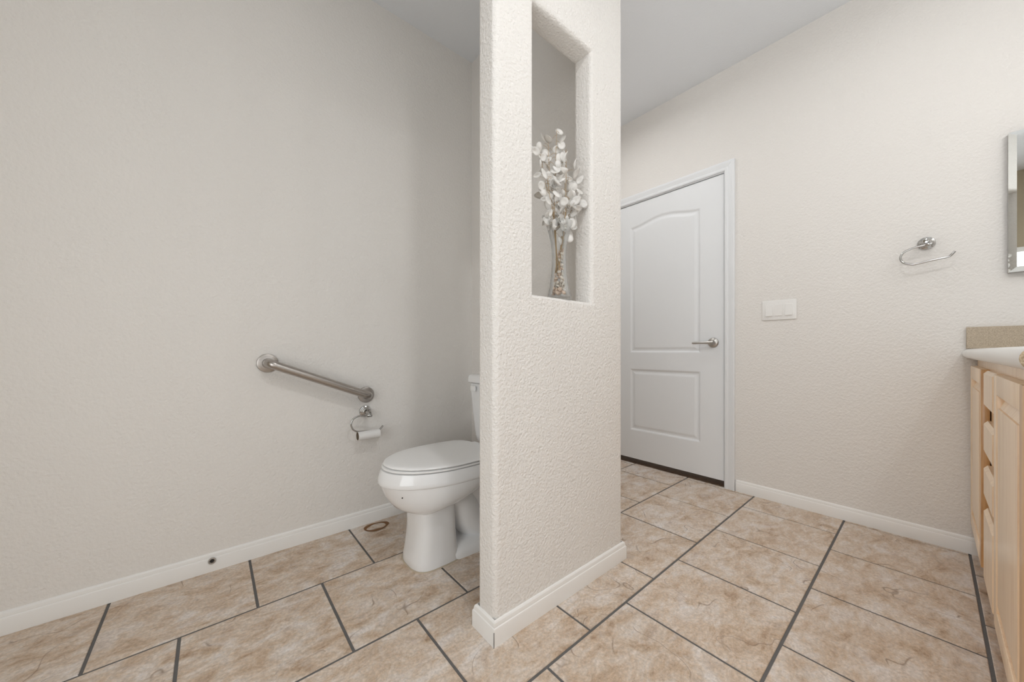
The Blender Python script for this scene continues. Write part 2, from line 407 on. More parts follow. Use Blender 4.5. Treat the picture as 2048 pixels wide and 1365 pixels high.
# ------------------------------------------------------------------ door, casing, carpet beyond
trim = empty('trim_1', (XR, (DY0+DY1)/2, 0)); struct(trim, 'white fluted casing around the door', 'door casing')
CP = [(0.0, 0.0), (0.011, 0.0), (0.0135, 0.006), (0.0135, 0.016), (0.010, 0.020), (0.0125, 0.026), (0.0145, 0.040), (0.0165, 0.046), (0.0165, 0.053), (0.0145, 0.057), (0.0, 0.057)]  # (out, across)
def casing(name, pts):
    bm = bmesh.new()
    R = [[bm.verts.new((XR - o_, y + dy*a, z + dz*a)) for o_, a in CP] for (y, z, dy, dz) in pts]
    for a, b in zip(R, R[1:]):
        for i in range(len(CP)):
            j = (i+1) % len(CP); bm.faces.new((a[i], a[j], b[j], b[i]))
    bm.faces.new(R[0]); bm.faces.new(list(reversed(R[-1])))
    finish(name, bm, 'doorpaint', trim, smooth=20)
casing('side_casing', [(JY0-.006, 0, -1, 0), (JY0-.006, JZ+.006, -1, 1)])
casing('head_casing', [(JY0-.006, JZ+.006, -1, 1), (JY1+.006, JZ+.006, 1, 1)])
casing('side_casing', [(JY1+.006, JZ+.006, 1, 1), (JY1+.006, 0, 1, 0)])
bm = bmesh.new()
box(bm, XR, XR+.11, JY0-.018, JY0, 0, JZ); finish('jamb', bm, 'doorpaint', trim)
bm = bmesh.new()
box(bm, XR, XR+.11, JY1, JY1+.018, 0, JZ); finish('jamb', bm, 'doorpaint', trim)
bm = bmesh.new()
box(bm, XR, XR+.11, JY0-.018, JY1+.018, JZ, JZ+.018); finish('head_jamb', bm, 'doorpaint', trim)
bm = bmesh.new()
box(bm, XR+.003, XR+.006, JY0-.0015, JY0+.0008, 0.905, 0.965); finish('strike_plate', bm, 'nickel', trim)

door = empty('door_1', (XR, DY0, 0)); struct(door, 'white two-panel door with arched upper panel and lever handle', 'door')
DXF = XR + 0.006; DB = 0.040
def door_slab():
    bm = bmesh.new(); W = DY1-DY0; ny, nz = 150, 330
    yc = W/2
    def arch(y):          # top edge of upper panel, y from door edge
        t = abs(y-yc)/(W/2-.146)
        return 1.846 + 0.040*(0.5+0.5*math.cos(math.pi*min(1, t)))
    pan = [(0.146, W-.146, 0.868, None), (0.146, W-.146, 0.262, 0.738)]
    def depth(y, z):
        for y0, y1, z0, z1 in pan:
            top = arch(y) if z1 is None else z1
            d = min(y-y0, y1-y, z-z0, (top-z)*.97)
            if d > 0:
                if d < .004: return .0022*d/.004
                if d < .012: return .0022 + .0058*(1-math.cos(math.pi*(d-.004)/.008))/2
                if d < .018: return .008
                if d < .042: return .008 - .0055*(1-math.cos(math.pi*(d-.018)/.024))/2
                return .0025
        return 0.0
    ys = sorted(set([i*W/ny for i in range(ny+1)] + [.146+s*k*.003 for s in (1,) for k in range(16)] + [W-.146-k*.003 for k in range(16)]))
    zs = sorted(set([DB+i*(DZ-DB)/nz for i in range(nz+1)] + [zz+k*.003 for zz in (.868, .262) for k in range(15)] + [.738-k*.003 for k in range(15)]))
    g = [[bm.verts.new((DXF + depth(y, z), DY0+y, z)) for y in ys] for z in zs]
    for a, b in zip(g, g[1:]):
        for i in range(len(ys)-1): bm.faces.new((a[i], b[i], b[i+1], a[i+1]))
    # edges and back
    bk = [bm.verts.new((DXF+.035, y, z)) for y, z in ((DY0, DB), (DY1, DB), (DY1, DZ), (DY0, DZ))]
    bm.faces.new(bk)
    bm.faces.new([*g[0], bk[1], bk[0]]); bm.faces.new([*reversed(g[-1]), bk[3], bk[2]])
    bm.faces.new([*[r[0] for r in reversed(g)], bk[0], bk[3]]); bm.faces.new([*[r[-1] for r in g], bk[2], bk[1]])
    return finish('slab', bm, 'doorpaint', door, smooth=50)
door_slab()
HY, HZ = 0.925, 0.933
lever = empty('lever_handle', (DXF, HY, HZ)); attach(lever, door); lever['label'] = 'satin nickel lever handle'
def hang(o, p, root):
    """sub-part: p is itself a child of root"""
    bpy.context.view_layer.update()
    o.parent = p; o.matrix_parent_inverse = p.matrix_world.inverted()
bm = bmesh.new(); lathe(bm, [(.033, 0), (.033, .004), (.031, .0085), (.026, .0115), (.018, .013), (.0155, .016), (.0135, .030), (.012, .044), (0, .046)], (DXF, HY, HZ), '-x', 36)
hang(finish('rosette', bm, 'nickel', None, 40), lever, door)
bm = bmesh.new(); rings = []
for i in range(15):
    t = i/14; y = HY - .012 + t*.128
    hw = .0115 - .004*min(1, t*2.2) ; hd = .0075 - .002*t
    if t > .93: hw *= .75; hd *= .75
    cxx = DXF - .040 - .008*math.sin(t*math.pi*.6); cz = HZ - .0015*t
    rings.append([(cxx + hd*math.cos(a), y, cz + hw*math.sin(a)) for a in [2*math.pi*k/14 for k in range(14)]])
loft(bm, rings); hang(finish('lever', bm, 'nickel', None, 50), lever, door)
# carpet strip beyond the threshold
bm = bmesh.new(); x0, x1 = XR+.008, XR+.30; nn = 60
g = []
for i in range(7):
    row = []
    for k in range(nn+1):
        x = x0 + (x1-x0)*i/6; y = JY0-.04 + (JY1-JY0+.08)*k/nn
        row.append(bm.verts.new((x + (random.uniform(-.003, .003) if i else random.uniform(-.004, .002)), y, 0.002 if i == 0 else 0.014 + random.uniform(-.003, .003))))
    g.append(row)
for a, b in zip(g, g[1:]):
    for k in range(nn): bm.faces.new((a[k], a[k+1], b[k+1], b[k]))
cp = finish('carpet', bm, 'carpet', None, 60); cp['kind'] = 'stuff'
tag(cp, 'dark brown carpet showing in the gap under the door', 'carpet')
# small dim room beyond the door
bm = bmesh.new(); box(bm, XR+.12, XR+.9, JY0-.3, JY1+.3, -.12, 0.0); struct(finish('floor_hall', bm, 'grout'), 'floor beyond the door', 'floor')
bm = bmesh.new(); box(bm, XR+.9, XR+.95, JY0-.3, JY1+.3, -.12, 2.4); struct(finish('wall_hall', bm, 'wall'), 'wall beyond the door', 'wall')

# ------------------------------------------------------------------ rear window (behind the camera)
win = empty('window_1', (XB, 0.0, 0.95)); struct(win, 'white framed frosted window in the rear wall', 'window')
WY0, WY1, WZ0, WZ1 = -0.64, 0.66, 0.30, 1.86
for nm, y0, y1, z0, z1 in (('window_frame', WY0-.05, WY1+.05, WZ1, WZ1+.05), ('window_frame', WY0-.05, WY1+.05, WZ0-.05, WZ0), ('window_frame', WY0-.05, WY0, WZ0, WZ1), ('window_frame', WY1, WY1+.05, WZ0, WZ1), ('mullion', -.015, .035, WZ0, WZ1)):
    bbox_part(nm, 'trim', win, XB, XB+.04, y0, y1, z0, z1, .004)
for y0, y1 in ((WY0, -.015), (.035, WY1)):
    bm = bmesh.new(); box(bm, XB+.004, XB+.012, y0, y1, WZ0, WZ1); finish('pane', bm, 'pane', win)

win_fill = empty('window_fill', (0.31, YV, 0.62)); struct(win_fill, 'white framed frosted window added beside the vanity as fill light', 'window')  # unseen window added to light the partition front more evenly
W2X0, W2X1 = -0.30, 0.92
for nm, x0, x1, z0, z1 in (('window_frame', W2X0-.05, W2X1+.05, WZ1, WZ1+.05), ('window_frame', W2X0-.05, W2X1+.05, WZ0-.05, WZ0), ('window_frame', W2X0-.05, W2X0, WZ0, WZ1), ('window_frame', W2X1, W2X1+.05, WZ0, WZ1), ('mullion', 0.285, 0.335, WZ0, WZ1)):
    bbox_part(nm, 'trim', win_fill, x0, x1, YV, YV+.04, z0, z1, .004)
for x0, x1 in ((W2X0, 0.285), (0.335, W2X1)):
    bm = bmesh.new(); box(bm, x0, x1, YV+.004, YV+.012, WZ0, WZ1); finish('pane', bm, 'pane', win_fill)

# daylight through the rear window; the side window light is added fill
lamp_light('AREA', 'rear_window', (XB+.045, (WY0+WY1)/2, (WZ0+WZ1)/2), (0, -math.pi/2, 0), WZ1-WZ0, WY1-WY0, (0.95, 0.98, 1.0))
lamp_light('AREA', 'side_window_fill', ((W2X0+W2X1)/2, YV+.045, (WZ0+WZ1)/2), (math.pi/2, 0, 0), W2X1-W2X0, WZ1-WZ0, (0.95, 0.98, 1.0))

# ------------------------------------------------------------------ lamps
LZ = 1.98
def light_bar(xs, label):
    xm = sum(xs)/len(xs); L = empty('vanity_light_bar', (xm, YV, LZ))
    tag(L, label, 'lamp')
    bbox_part('backplate', 'chrome', L, xs[0]-.09, xs[-1]+.09, YV+.001, YV+.03, LZ-.06, LZ+.06, .006, 3)
    for x in xs:
        bm = bmesh.new(); lathe(bm, [(.03, 0), (.03, .02), (.022, .03), (.012, .036), (.012, .08), (.024, .084), (.024, .098)], (x, YV+.03, LZ), 'y', 24); finish('socket', bm, 'chrome', L, 40)
        bm = bmesh.new(); bmesh.ops.create_uvsphere(bm, u_segments=12, v_segments=8, radius=.05, matrix=Matrix.Translation((x, YV+.165, LZ))); finish('globe', bm, 'glass', L, 60)
        lamp_light('POINT', 'bulb', (x, YV+.165, LZ), size=.04)
    return L
light_bar([1.10, 1.45, 1.80], 'chrome bar with three lit round globes over the vanity wall')
def dome_lamp(x, y, key, label, S=1.0):
    cl = empty('ceiling_lamp', (x, y, ZC)); tag(cl, label, 'lamp')
    bm = bmesh.new(); lathe(bm, [(.17*S, -.001), (.175*S, -.02), (.165*S, -.028)], (x, y, ZC), 'z', 24); finish('rim', bm, 'nickel', cl, 40)
    lamp_light('AREA', key, (x, y, ZC-.103), size=.30*S)
    bm = bmesh.new(); lathe(bm, [(.16*S, -.025), (.155*S, -.05), (.13*S, -.075), (.08*S, -.095), (.0, -.10)], (x, y, ZC), 'z', 16); finish('dome', bm, 'frost', cl, 60)
dome_lamp(1.78, 1.42, 'passage', 'round frosted fill lamp added on the ceiling of the passage by the door')  # unseen lamp added behind the partition to brighten the door
dome_lamp(0.46, -0.02, 'near', 'small frosted dome lamp on the ceiling above the camera', 0.36)
dome_lamp(1.75, 0.10, 'front', 'round frosted fill lamp added on the ceiling in front of the vanity')  # unseen lamp added as fill for the right side of the room

# ------------------------------------------------------------------ toilet
TYC = 1.388
toilet = empty('toilet', (0.85, TYC, 0)); tag(toilet, 'white elongated toilet with closed lid beside the partition', 'toilet')
def egg(xf, xb, hw, z, xc=None, nf=2.0, nb=2.6, n=64, tz=0.0):
    xc = xf + (xb-xf)*.56 if xc is None else xc
    out = []
    for k in range(n):
        a = 2*math.pi*k/n; ca, sa = math.cos(a), math.sin(a); e = 2/(nf if ca >= 0 else nb)
        L = (xc-xf) if ca >= 0 else (xb-xc)
        x = xc - math.copysign(abs(ca)**e, ca)*L; y = TYC + math.copysign(abs(sa)**e, sa)*hw
        out.append((x, y, z + tz*(x-xc)))
    return out
bm = bmesh.new()
loft(bm, [
    egg(.612, .815, .103, 0.000, .70, 2.9, 5), egg(.610, .815, .104, 0.006, .70, 2.9, 5), egg(.614, .812, .101, 0.03, .70, 3.0, 5),
    egg(.622, .806, .098, 0.07, .70, 3.0, 5), egg(.629, .800, .0955, 0.14, .70, 3.0, 5), egg(.630, .798, .0955, 0.228, .70, 2.9, 5, tz=.10),
    egg(.620, .806, .103, 0.234, .70, 2.7, 4.2, tz=.10), egg(.602, .822, .118, 0.241, .705, 2.4, 3.4, tz=.10), egg(.579, .855, .138, 0.253, .715, 2.15, 2.9, tz=.09),
    egg(.557, .90, .154, 0.270, .735, 2.05, 2.7, tz=.08), egg(.538, .945, .166, 0.292, .75, 2.0, 2.6, tz=.06), egg(.521, .985, .1735, 0.316, .765, 2.0, 2.6, tz=.03), egg(.510, 1.01, .1775, 0.338, .775, 2.0, 2.6, tz=.01),
    egg(.504, 1.02, .1785, 0.351, .78, 2.0, 2.7), egg(.4985, 1.03, .1820, 0.3545, .78, 2.0, 2.8), egg(.4965, 1.03, .1835, 0.360, .78, 2.0, 2.8),
    egg(.498, 1.03, .1825, 0.370, .78, 2.0, 2.8), egg(.506, 1.03, .1775, 0.396, .78, 2.0, 2.8), egg(.511, 1.03, .173, 0.405, .78, 2.0, 2.8), egg(.522, 1.02, .162, 0.408, .78, 2.0, 2.8)])
finish('bowl', bm, 'porcelain', toilet, 32)
def inset_loft(name, mat, base, layers):
    bm = bmesh.new(); rings = []
    for z, d in layers:
        xf, xb, hw, xc, nf, nb = base
        rings.append(egg(xf+d, xb-d, hw-d, z, xc, nf, nb))
    loft(bm, rings); return finish(name, bm, mat, toilet, 38)
inset_loft('seat', 'plastic', (.513, .985, .1775, .775, 2.0, 3.6), [(.4102, .004), (.4112, .0008), (.4135, 0), (.4165, .001), (.4180, .005)])
inset_loft('lid', 'plastic', (.520, .985, .1775, .775, 2.0, 4.2), [(.4215, .005), (.4225, .0015), (.4245, 0), (.4278, .0015), (.430, .005), (.4318, .012), (.4335, .035), (.4345, .08), (.4348, .14)])
for s in (-1, 1): bbox_part('hinge', 'plastic', toilet, .985, 1.012, TYC+s*.075-.022, TYC+s*.075+.022, .4005, .425, .006, 3)
# trapway, rear shelf, foot
bm = bmesh.new()
tube(bm, catmull([(.79, TYC, .265), (.85, TYC, .215), (.90, TYC, .12), (.955, TYC, .075), (1.005, TYC, .12), (1.03, TYC, .20), (1.075, TYC, .235), (1.115, TYC, .18), (1.125, TYC, .02)], 7), .07, 24, lambda t: .078 - .014*t)
finish('trapway', bm, 'porcelain', toilet, 60)
bm = bmesh.new()
loft(bm, [egg(.74, 1.17, .108, 0, .9, 4, 3), egg(.74, 1.168, .107, .022, .9, 4, 3), egg(.75, 1.155, .094, .040, .9, 4, 3), egg(.77, 1.13, .06, .052, .9, 4, 3)])
finish('foot', bm, 'porcelain', toilet, 40)
bm = bmesh.new()
loft(bm, [egg(.86, 1.16, .045, .05, 1.0, 3, 3), egg(.83, 1.17, .05, .2, 1.0, 3, 3), egg(.82, 1.20, .09, .31, 1.0, 3, 4), egg(.84, 1.215, .125, .36, 1.0, 3, 5), egg(.86, 1.215, .13, .399, 1.0, 3, 5)])
finish('rear_shelf', bm, 'porcelain', toilet, 40)
def rrect(x0, x1, hw, z, r, n=6):
    out = []
    for cx_, cy_, a0 in ((x1-r, TYC+hw-r, 0), (x0+r, TYC+hw-r, 90), (x0+r, TYC-hw+r, 180), (x1-r, TYC-hw+r, 270)):
        for k in range(n+1):
            a = math.radians(a0 + 90*k/n); out.append((cx_ + r*math.cos(a), cy_ + r*math.sin(a), z))
    return out
bm = bmesh.new()
loft(bm, [rrect(1.072, 1.205, .155, .400, .03), rrect(1.060, 1.214, .168, .412, .03), rrect(1.056, 1.216, .174, .44, .028), rrect(1.046, 1.220, .189, .58, .026), rrect(1.040, 1.222, .199, .708, .025), rrect(1.046, 1.216, .193, .712, .02)])
tank = finish('tank', bm, 'porcelain', toilet, 40)
bm = bmesh.new()
loft(bm, [rrect(1.034, 1.227, .203, .7135, .024), rrect(1.030, 1.230, .207, .717, .026), rrect(1.030, 1.230, .207, .742, .026), rrect(1.034, 1.228, .203, .751, .026), rrect(1.043, 1.220, .194, .7565, .022), rrect(1.06, 1.205, .178, .7585, .015)])
finish('tank_lid', bm, 'porcelain', toilet, 40)
bm = bmesh.new(); lathe(bm, [(.012, 0), (.012, .012), (.009, .015)], (1.042, TYC+.138, .686), '-x', 16); fl_ = finish('flush_lever', bm, 'plastic', toilet, 40)
bm = bmesh.new(); box(bm, 1.018, 1.030, TYC+.112, TYC+.150, .672, .700); bev(bm, bm.edges[:], .004, 3); hang(finish('lever_arm', bm, 'plastic', None, 40), fl_, toilet)
# tan caulk line round the foot and a black speck on the bowl
bm = bmesh.new()
loft(bm, [egg(.606, .822, .1085, 0.0002, .70, 2.9, 5), egg(.6075, .82, .107, 0.003, .70, 2.9, 5)]); finish('caulk', bm, 'caulk', toilet)
bm = bmesh.new(); bmesh.ops.create_uvsphere(bm, u_segments=8, v_segments=6, radius=.0028, matrix=Matrix.Translation((.5455, TYC-.106, .3265))); finish('speck', bm, 'black', toilet)

# ------------------------------------------------------------------ angled grab bar
GA, GB = Vector((.184, YL, .826)), Vector((.599, YL, .656)); OFF = Vector((0, -.060, 0))
grab = empty('grab_bar', ((GA+GB)/2)); tag(grab, 'brushed steel grab bar slanting down across the left wall', 'grab bar')
bm = bmesh.new(); tube(bm, fillet([GA + Vector((0,-.002,0)), GA+OFF, GB+OFF, GB + Vector((0,-.002,0))], .034, 12), .0185, 28); finish('bar', bm, 'steel', grab, 60)
for P in (GA, GB):
    bm = bmesh.new(); lathe(bm, [(.0400, 0), (.0400, .004), (.0385, .0075), (.034, .009), (.021, .0105), (.0195, .014)], P, '-y', 44); finish('flange', bm, 'steel', grab, 40)

# ------------------------------------------------------------------ paper holder and roll
def rosette(bm, o, axis, R=.0275):
    lathe(bm, [(R, 0), (R, .003), (R*.95, .006), (R*.80, .0075), (R*.78, .0105), (R*.62, .0125), (R*.58, .016), (R*.40, .0185), (R*.34, .024), (R*.30, .040), (R*.36, .046), (R*.46, .052), (R*.46, .058), (R*.30, .064), (0, .0655)], o, axis, 36)
hold = empty('paper_holder', (.594, YL, .57)); tag(hold, 'chrome open-arm toilet paper holder below the grab bar', 'paper holder')
bm = bmesh.new(); rosette(bm, (.594, YL, .572), '-y', .0285); finish('rosette', bm, 'chrome', hold, 40)
HYP = YL-.058
bm = bmesh.new(); lathe(bm, [(.006, -.004), (.008, -.002), (.008, .020), (.006, .022)], (.588, HYP, .558), 'x', 20); finish('pivot', bm, 'chrome', hold, 40)
arm = catmull([(.592, HYP, .558), (.57, HYP, .5595), (.542, HYP, .560), (.520, HYP, .549), (.5105, HYP, .525), (.519, HYP, .5005), (.537, HYP, .487), (.560, HYP, .4835), (.60, HYP, .4815), (.636, HYP, .480), (.650, HYP, .484), (.664, HYP, .499)], 8)
bm = bmesh.new(); tube(bm, arm, .0042, 14); finish('arm', bm, 'chrome', hold, 60)
roll = empty('paper_roll', (.592, HYP, .465)); tag(roll, 'nearly used-up white toilet paper roll hanging on the chrome holder', 'paper roll')
def pipe(bm, r0, r1, x0, x1, yc, zc, seg=36):
    rings = [[(x, yc+r*math.cos(2*math.pi*k/seg), zc+r*math.sin(2*math.pi*k/seg)) for k in range(seg)] for r, x in ((r0, x0), (r1, x0), (r1, x1), (r0, x1), (r0, x0))]
    loft(bm, rings, False, False); bmesh.ops.remove_doubles(bm, verts=bm.verts, dist=1e-6)
bm = bmesh.new(); pipe(bm, .0195, .0222, .541, .645, HYP, .4635); finish('paper', bm, 'paper', roll, 40)
bm = bmesh.new(); pipe(bm, .0182, .0195, .540, .646, HYP, .4635); finish('cardboard_core', bm, 'cardboard', roll, 40)

# ------------------------------------------------------------------ small fitting on the left baseboard
stop = empty('door_stop_socket', (0, YL-.012, .044)); tag(stop, 'small round silver fitting with dark centre on left baseboard', 'fitting')
bm = bmesh.new(); lathe(bm, [(.0125, 0), (.0125, .003), (.0110, .0055), (.0085, .0058), (.0065, .0035), (.0055, .001)], (0, YL-.012, .044), '-y', 28); finish('ring', bm, 'nickel', stop, 40)
bm = bmesh.new(); lathe(bm, [(.0052, 0), (.0052, .0025), (0, .0026)], (0, YL-.012, .044), '-y', 20); finish('centre', bm, 'dark', stop, 40)

# ------------------------------------------------------------------ light switches
sw = empty('light_switch', (XR, .5695, 1.116)); tag(sw, 'white three-rocker light switch plate beside the door', 'switch')
bbox_part('plate', 'switchplastic', sw, XR-.006, XR, .487, .652, 1.059, 1.1735, .0035, 3)
for y in (.523, .5695, .616):
    o = bbox_part('frame', 'switchplastic', sw, XR-.0068, XR-.002, y-.0172, y+.0172, 1.082, 1.150, .0008, 1)
    bm = bmesh.new(); zt, zb = 1.1485, 1.0835; t0, t1 = (.0078, .0125) if y != .5695 else (.0085, .0092)
    v, f = box(bm, XR-.004, XR-.003, y-.0155, y+.0155, zb, zt)
    for q in v:
        if abs(q.co.x-(XR-.004)) < 1e-6: q.co.x = XR - (t1 if q.co.z < 1.11 else t0)
    finish('rocker', bm, 'switchplastic', sw)
    for z in (1.072, 1.160):
        bm = bmesh.new(); lathe(bm, [(.0028, 0), (.0028, .0008), (0, .0012)], (XR-.006, y, z), '-x', 12); finish('screw', bm, 'trim', sw)

# ------------------------------------------------------------------ towel ring
tr = empty('towel_ring', (XR, .016, 1.376)); tag(tr, 'chrome open towel ring on the wall between switches and mirror', 'towel ring')
bm = bmesh.new(); rosette(bm, (XR, .014, 1.374), '-x', .0285); finish('rosette', bm, 'chrome', tr, 40)
XH = XR-.060
bm = bmesh.new(); lathe(bm, [(.006, -.004), (.0075, -.002), (.0075, .016), (.006, .018)], (XH, .000, 1.358), 'y', 20); finish('pivot', bm, 'chrome', tr, 40)
path = catmull([(XH, -.002, 1.3585), (XH, .030, 1.3545), (XH, .060, 1.348), (XH, .082, 1.336), (XH, .0925, 1.314), (XH, .084, 1.290), (XH, .062, 1.2775), (XH, .045, 1.2755), (XH, .0, 1.2835), (XH, -.046, 1.290), (XH, -.057, 1.297), (XH, -.067, 1.311)], 8)
bm = bmesh.new(); tube(bm, path, .0042, 14); finish('ring', bm, 'chrome', tr, 60)

# ------------------------------------------------------------------ mirror on the right wall above the counter
mir = empty('mirror', (XR, -.40, 1.205)); tag(mir, 'tall wall mirror with a pale bright edge beside the towel ring', 'mirror')
my0, my1, mz0, mz1, T = -.60, -.204, 1.200, 1.770, .030
bm = bmesh.new(); box(bm, XR-T+.006, XR, my0, my1, mz0, mz1); finish('backing', bm, 'nickel', mir)
bm = bmesh.new(); b_ = .020
o_ = [bm.verts.new((XR-T+.003, y, z)) for y, z in ((my0, mz0), (my1, mz0), (my1, mz1), (my0, mz1))]
i_ = [bm.verts.new((XR-T-.004, y, z)) for y, z in ((my0+b_, mz0+b_), (my1-b_, mz0+b_), (my1-b_, mz1-b_), (my0+b_, mz1-b_))]
k_ = [bm.verts.new((XR-T+.006, y, z)) for y, z in ((my0, mz0), (my1, mz0), (my1, mz1), (my0, mz1))]
for a, b in ((o_, i_), (k_, o_)):
    for i in range(4): bm.faces.new((a[i], a[(i+1) % 4], b[(i+1) % 4], b[i]))
bm.faces.new(i_); bm.faces.new(list(reversed(k_))); finish('mirror_glass', bm, 'mirror', mir)

# ------------------------------------------------------------------ vanity and countertop
VX0 = 0.97; YF = -.128; YD = -.109; BACK = YV+.002
van = empty('vanity_cabinet', (1.78, -.4, 0)); tag(van, 'pale knotty wood vanity cabinet with raised-panel doors and drawers', 'vanity')
def vpart(name, x0, x1, y0, y1, z0, z1, mat='wood', w=.002, parent=van): return bbox_part(name, mat, parent, x0, x1, y0, y1, z0, z1, w, 2)
vpart('carcass', VX0, XR-.014, BACK, YF-.019, .10, .845, 'woodframe', 0)
vpart('toe_kick', VX0+.005, XR-.014, BACK, YF-.075, 0, .10, 'woodframe', 0)
# face frame: rails and stiles
vpart('top_rail', VX0, XR-.045, YF-.018, YF, .800, .845)
vpart('bottom_rail', VX0, XR-.015, YF-.018, YF, .10, .150, 'woodframe')
for x0, x1 in ((VX0, 1.10), (1.60, 1.64), (1.90, 1.96), (2.45, XR-.015)): vpart('stile', x0, x1, YF-.0185, YF-.0005, .10, .845, 'woodframe')
def cab_door(x0, x1, z0, z1):
    d = empty('door', ((x0+x1)/2, YD, z0)); attach(d, van); st = .052
    def dp(name, *a, **k):
        o = vpart(name, *a, parent=None, **k); hang(o, d, van)
    dp('rail', x0+st, x1-st, YF, YD, z1-st, z1); dp('rail', x0+st, x1-st, YF, YD, z0, z0+st)
    dp('stile', x0, x0+st, YF, YD, z0, z1, mat='woodframe'); dp('stile', x1-st, x1, YF, YD, z0, z1)
    bm = bmesh.new(); rings = []
    g0 = .004
    for ins, y in ((0, YF+.002), (0, YD-.0145), (.008, YD-.0145), (.030, YD-.004), (.0305, YD-.0005), (.033, YD)):
        a0, a1, c0, c1 = x0+st+ins, x1-st-ins, z0+st+ins, z1-st-ins
        rings.append([(a0, y, c0), (a1, y, c0), (a1, y, c1), (a0, y, c1)])
    loft(bm, rings); o = finish('panel', bm, 'wood', None, 20, loc=((x0+x1)/2, YD, z0)); hang(o, d, van)
cab_door(1.985, 2.470, .147, .816)
cab_door(1.125, 1.605, .147, .816)
for z0, z1 in ((.700, .816), (.554, .655), (.414, .5125), (.147, .376)):
    bm = bmesh.new(); x0, x1 = 1.640, 1.895; rings = []
    for ins, y in ((.0, YF), (0, YD-.008), (.009, YD)):
        rings.append([(x0+ins*.6, y, z0+ins), (x1-ins*.6, y, z0+ins), (x1-ins*.6, y, z1-ins), (x0+ins*.6, y, z1-ins)])
    loft(bm, rings); finish('drawer', bm, 'wood', van, None, loc=((x0+x1)/2, YD, z0))

ctr = empty('countertop', (1.78, -.4, .845)); tag(ctr, 'white round-edged countertop with tan speckled side splash on the vanity', 'countertop')
bm = bmesh.new(); prof = []
for k in range(13):
    a = math.radians(-90 + 180*k/12); prof.append((-.108 + .0205*math.cos(a), .8675 + .0205*math.sin(a)))
prof = [(BACK, .847)] + prof + [(BACK, .888)]
loft(bm, [[(x, y, z) for y, z in prof] for x in (VX0-.02, XR-.001)]); finish('slab', bm, 'white_counter', ctr, 40)
bbox_part('side_splash', 'splash', ctr, XR-.019, XR-.001, BACK+.02, -.099, .889, .982, .0015, 1)
bbox_part('back_splash', 'splash', ctr, VX0-.02, XR-.02, BACK, BACK+.019, .889, .982, .0015, 1)
bm = bmesh.new()
loft(bm, [[(x, y, z) for y, z in prof] for x in (VX0-.0225, VX0-.0195)]); ec = finish('end_cap', bm, 'patch', ctr, 40); ec['label'] = 'tan speckled end of the counter slab'

# ------------------------------------------------------------------ vase with shells and dried branches
VXc, VYc, VZ = 0.982, 0.8905, OZ0+.0005
vase = None
bm = bmesh.new()
outp = [(.030, 0), (.044, .0008), (.0455, .004), (.044, .012), (.0385, .035), (.0335, .062), (.0295, .095), (.0272, .13), (.0268, .155), (.0280, .185), (.0315, .215), (.0380, .245), (.0455, .270), (.0500, .2850), (.0502, .2868)]
inp = [(.0485, .2868), (.0478, .2840), (.0432, .268), (.0357, .244), (.0291, .214), (.0256, .185), (.0244, .155), (.0248, .13), (.0271, .095), (.0310, .062), (.0358, .035), (.040, .016), (.036, .012), (.0, .0115)]
lathe(bm, outp + inp, (VXc, VYc, VZ), 'z', 48)
vase = finish('vase', bm, 'glass', None, 60, loc=(VXc, VYc, VZ))
tag(vase, 'clear flared glass vase standing in the partition niche', 'vase')

def inner_r(h):
    P = sorted(inp[1:-2], key=lambda q: q[1])
    for a, b in zip(P, P[1:]):
        if a[1] <= h <= b[1]: return a[0] + (b[0]-a[0])*(h-a[1])/(b[1]-a[1])
    return .036
# shells: two shared meshes
def shell_mesh(kind, mat):
    bm = bmesh.new()
    if kind == 0:      # fan shell
        rings = []
        for i in range(6):
            t = i/5; r = math.sin(min(1, t*1.05)*math.pi*.5); th = (.0030*(1-t)+.0006)
            rings.append([( (.009*r)*math.cos(a)*(1+.06*math.sin(9*a)), (.0095*r)*math.sin(a), .0055*(1-t**2) + th*0) for a in [2*math.pi*k/18 for k in range(18)]])
        rings[0] = [(x*.02, y*.02, z) for x, y, z in rings[1]]
        loft(bm, rings)
    else:              # spiral whelk
        rings = []
        for i in range(9):
            t = i/8; r = .0070*math.sin(math.pi*(.12+.86*t))**.8*(1+.22*math.cos(t*22))
            rings.append([(r*math.cos(a), r*math.sin(a), .020*t-.010) for a in [2*math.pi*k/12 for k in range(12)]])
        loft(bm, rings)
    bmesh.ops.recalc_face_normals(bm, faces=bm.faces)
    me = bpy.data.meshes.new('seashell'); bm.to_mesh(me); bm.free(); me.materials.append(M[mat]); me.shade_smooth(); return me
SM = [shell_mesh(0, 'shell_a'), shell_mesh(1, 'shell_b'), shell_mesh(0, 'shell_c'), shell_mesh(1, 'shell_a'), shell_mesh(0, 'shell_b')]
rs = random.Random(3); placed = []; tries = 0
while len(placed) < 62 and tries < 20000:
    tries += 1
    h = .022 + .165*rs.random()**1.25
    R = max(.002, inner_r(h) - .0115)
    a = rs.uniform(0, 2*math.pi); q = R*math.sqrt(rs.random())
    if h > .12 and math.cos(a) < 0: continue
    p = Vector((VXc+q*math.cos(a), VYc+q*math.sin(a), VZ+h))
    if any((p-o2).length < .0112 for o2 in placed): continue
    placed.append(p)
for i, p in enumerate(placed):
    s = bpy.data.objects.new('seashell', SM[i % 5]); COL.objects.link(s); s.location = p
    s.rotation_euler = (rs.uniform(0, 6), rs.uniform(0, 6), rs.uniform(0, 6)); s.scale = [rs.uniform(.78, 1.02)]*3
    tag(s, 'small pale seashell among those filling the glass vase', 'seashell', 'seashells in the glass vase')

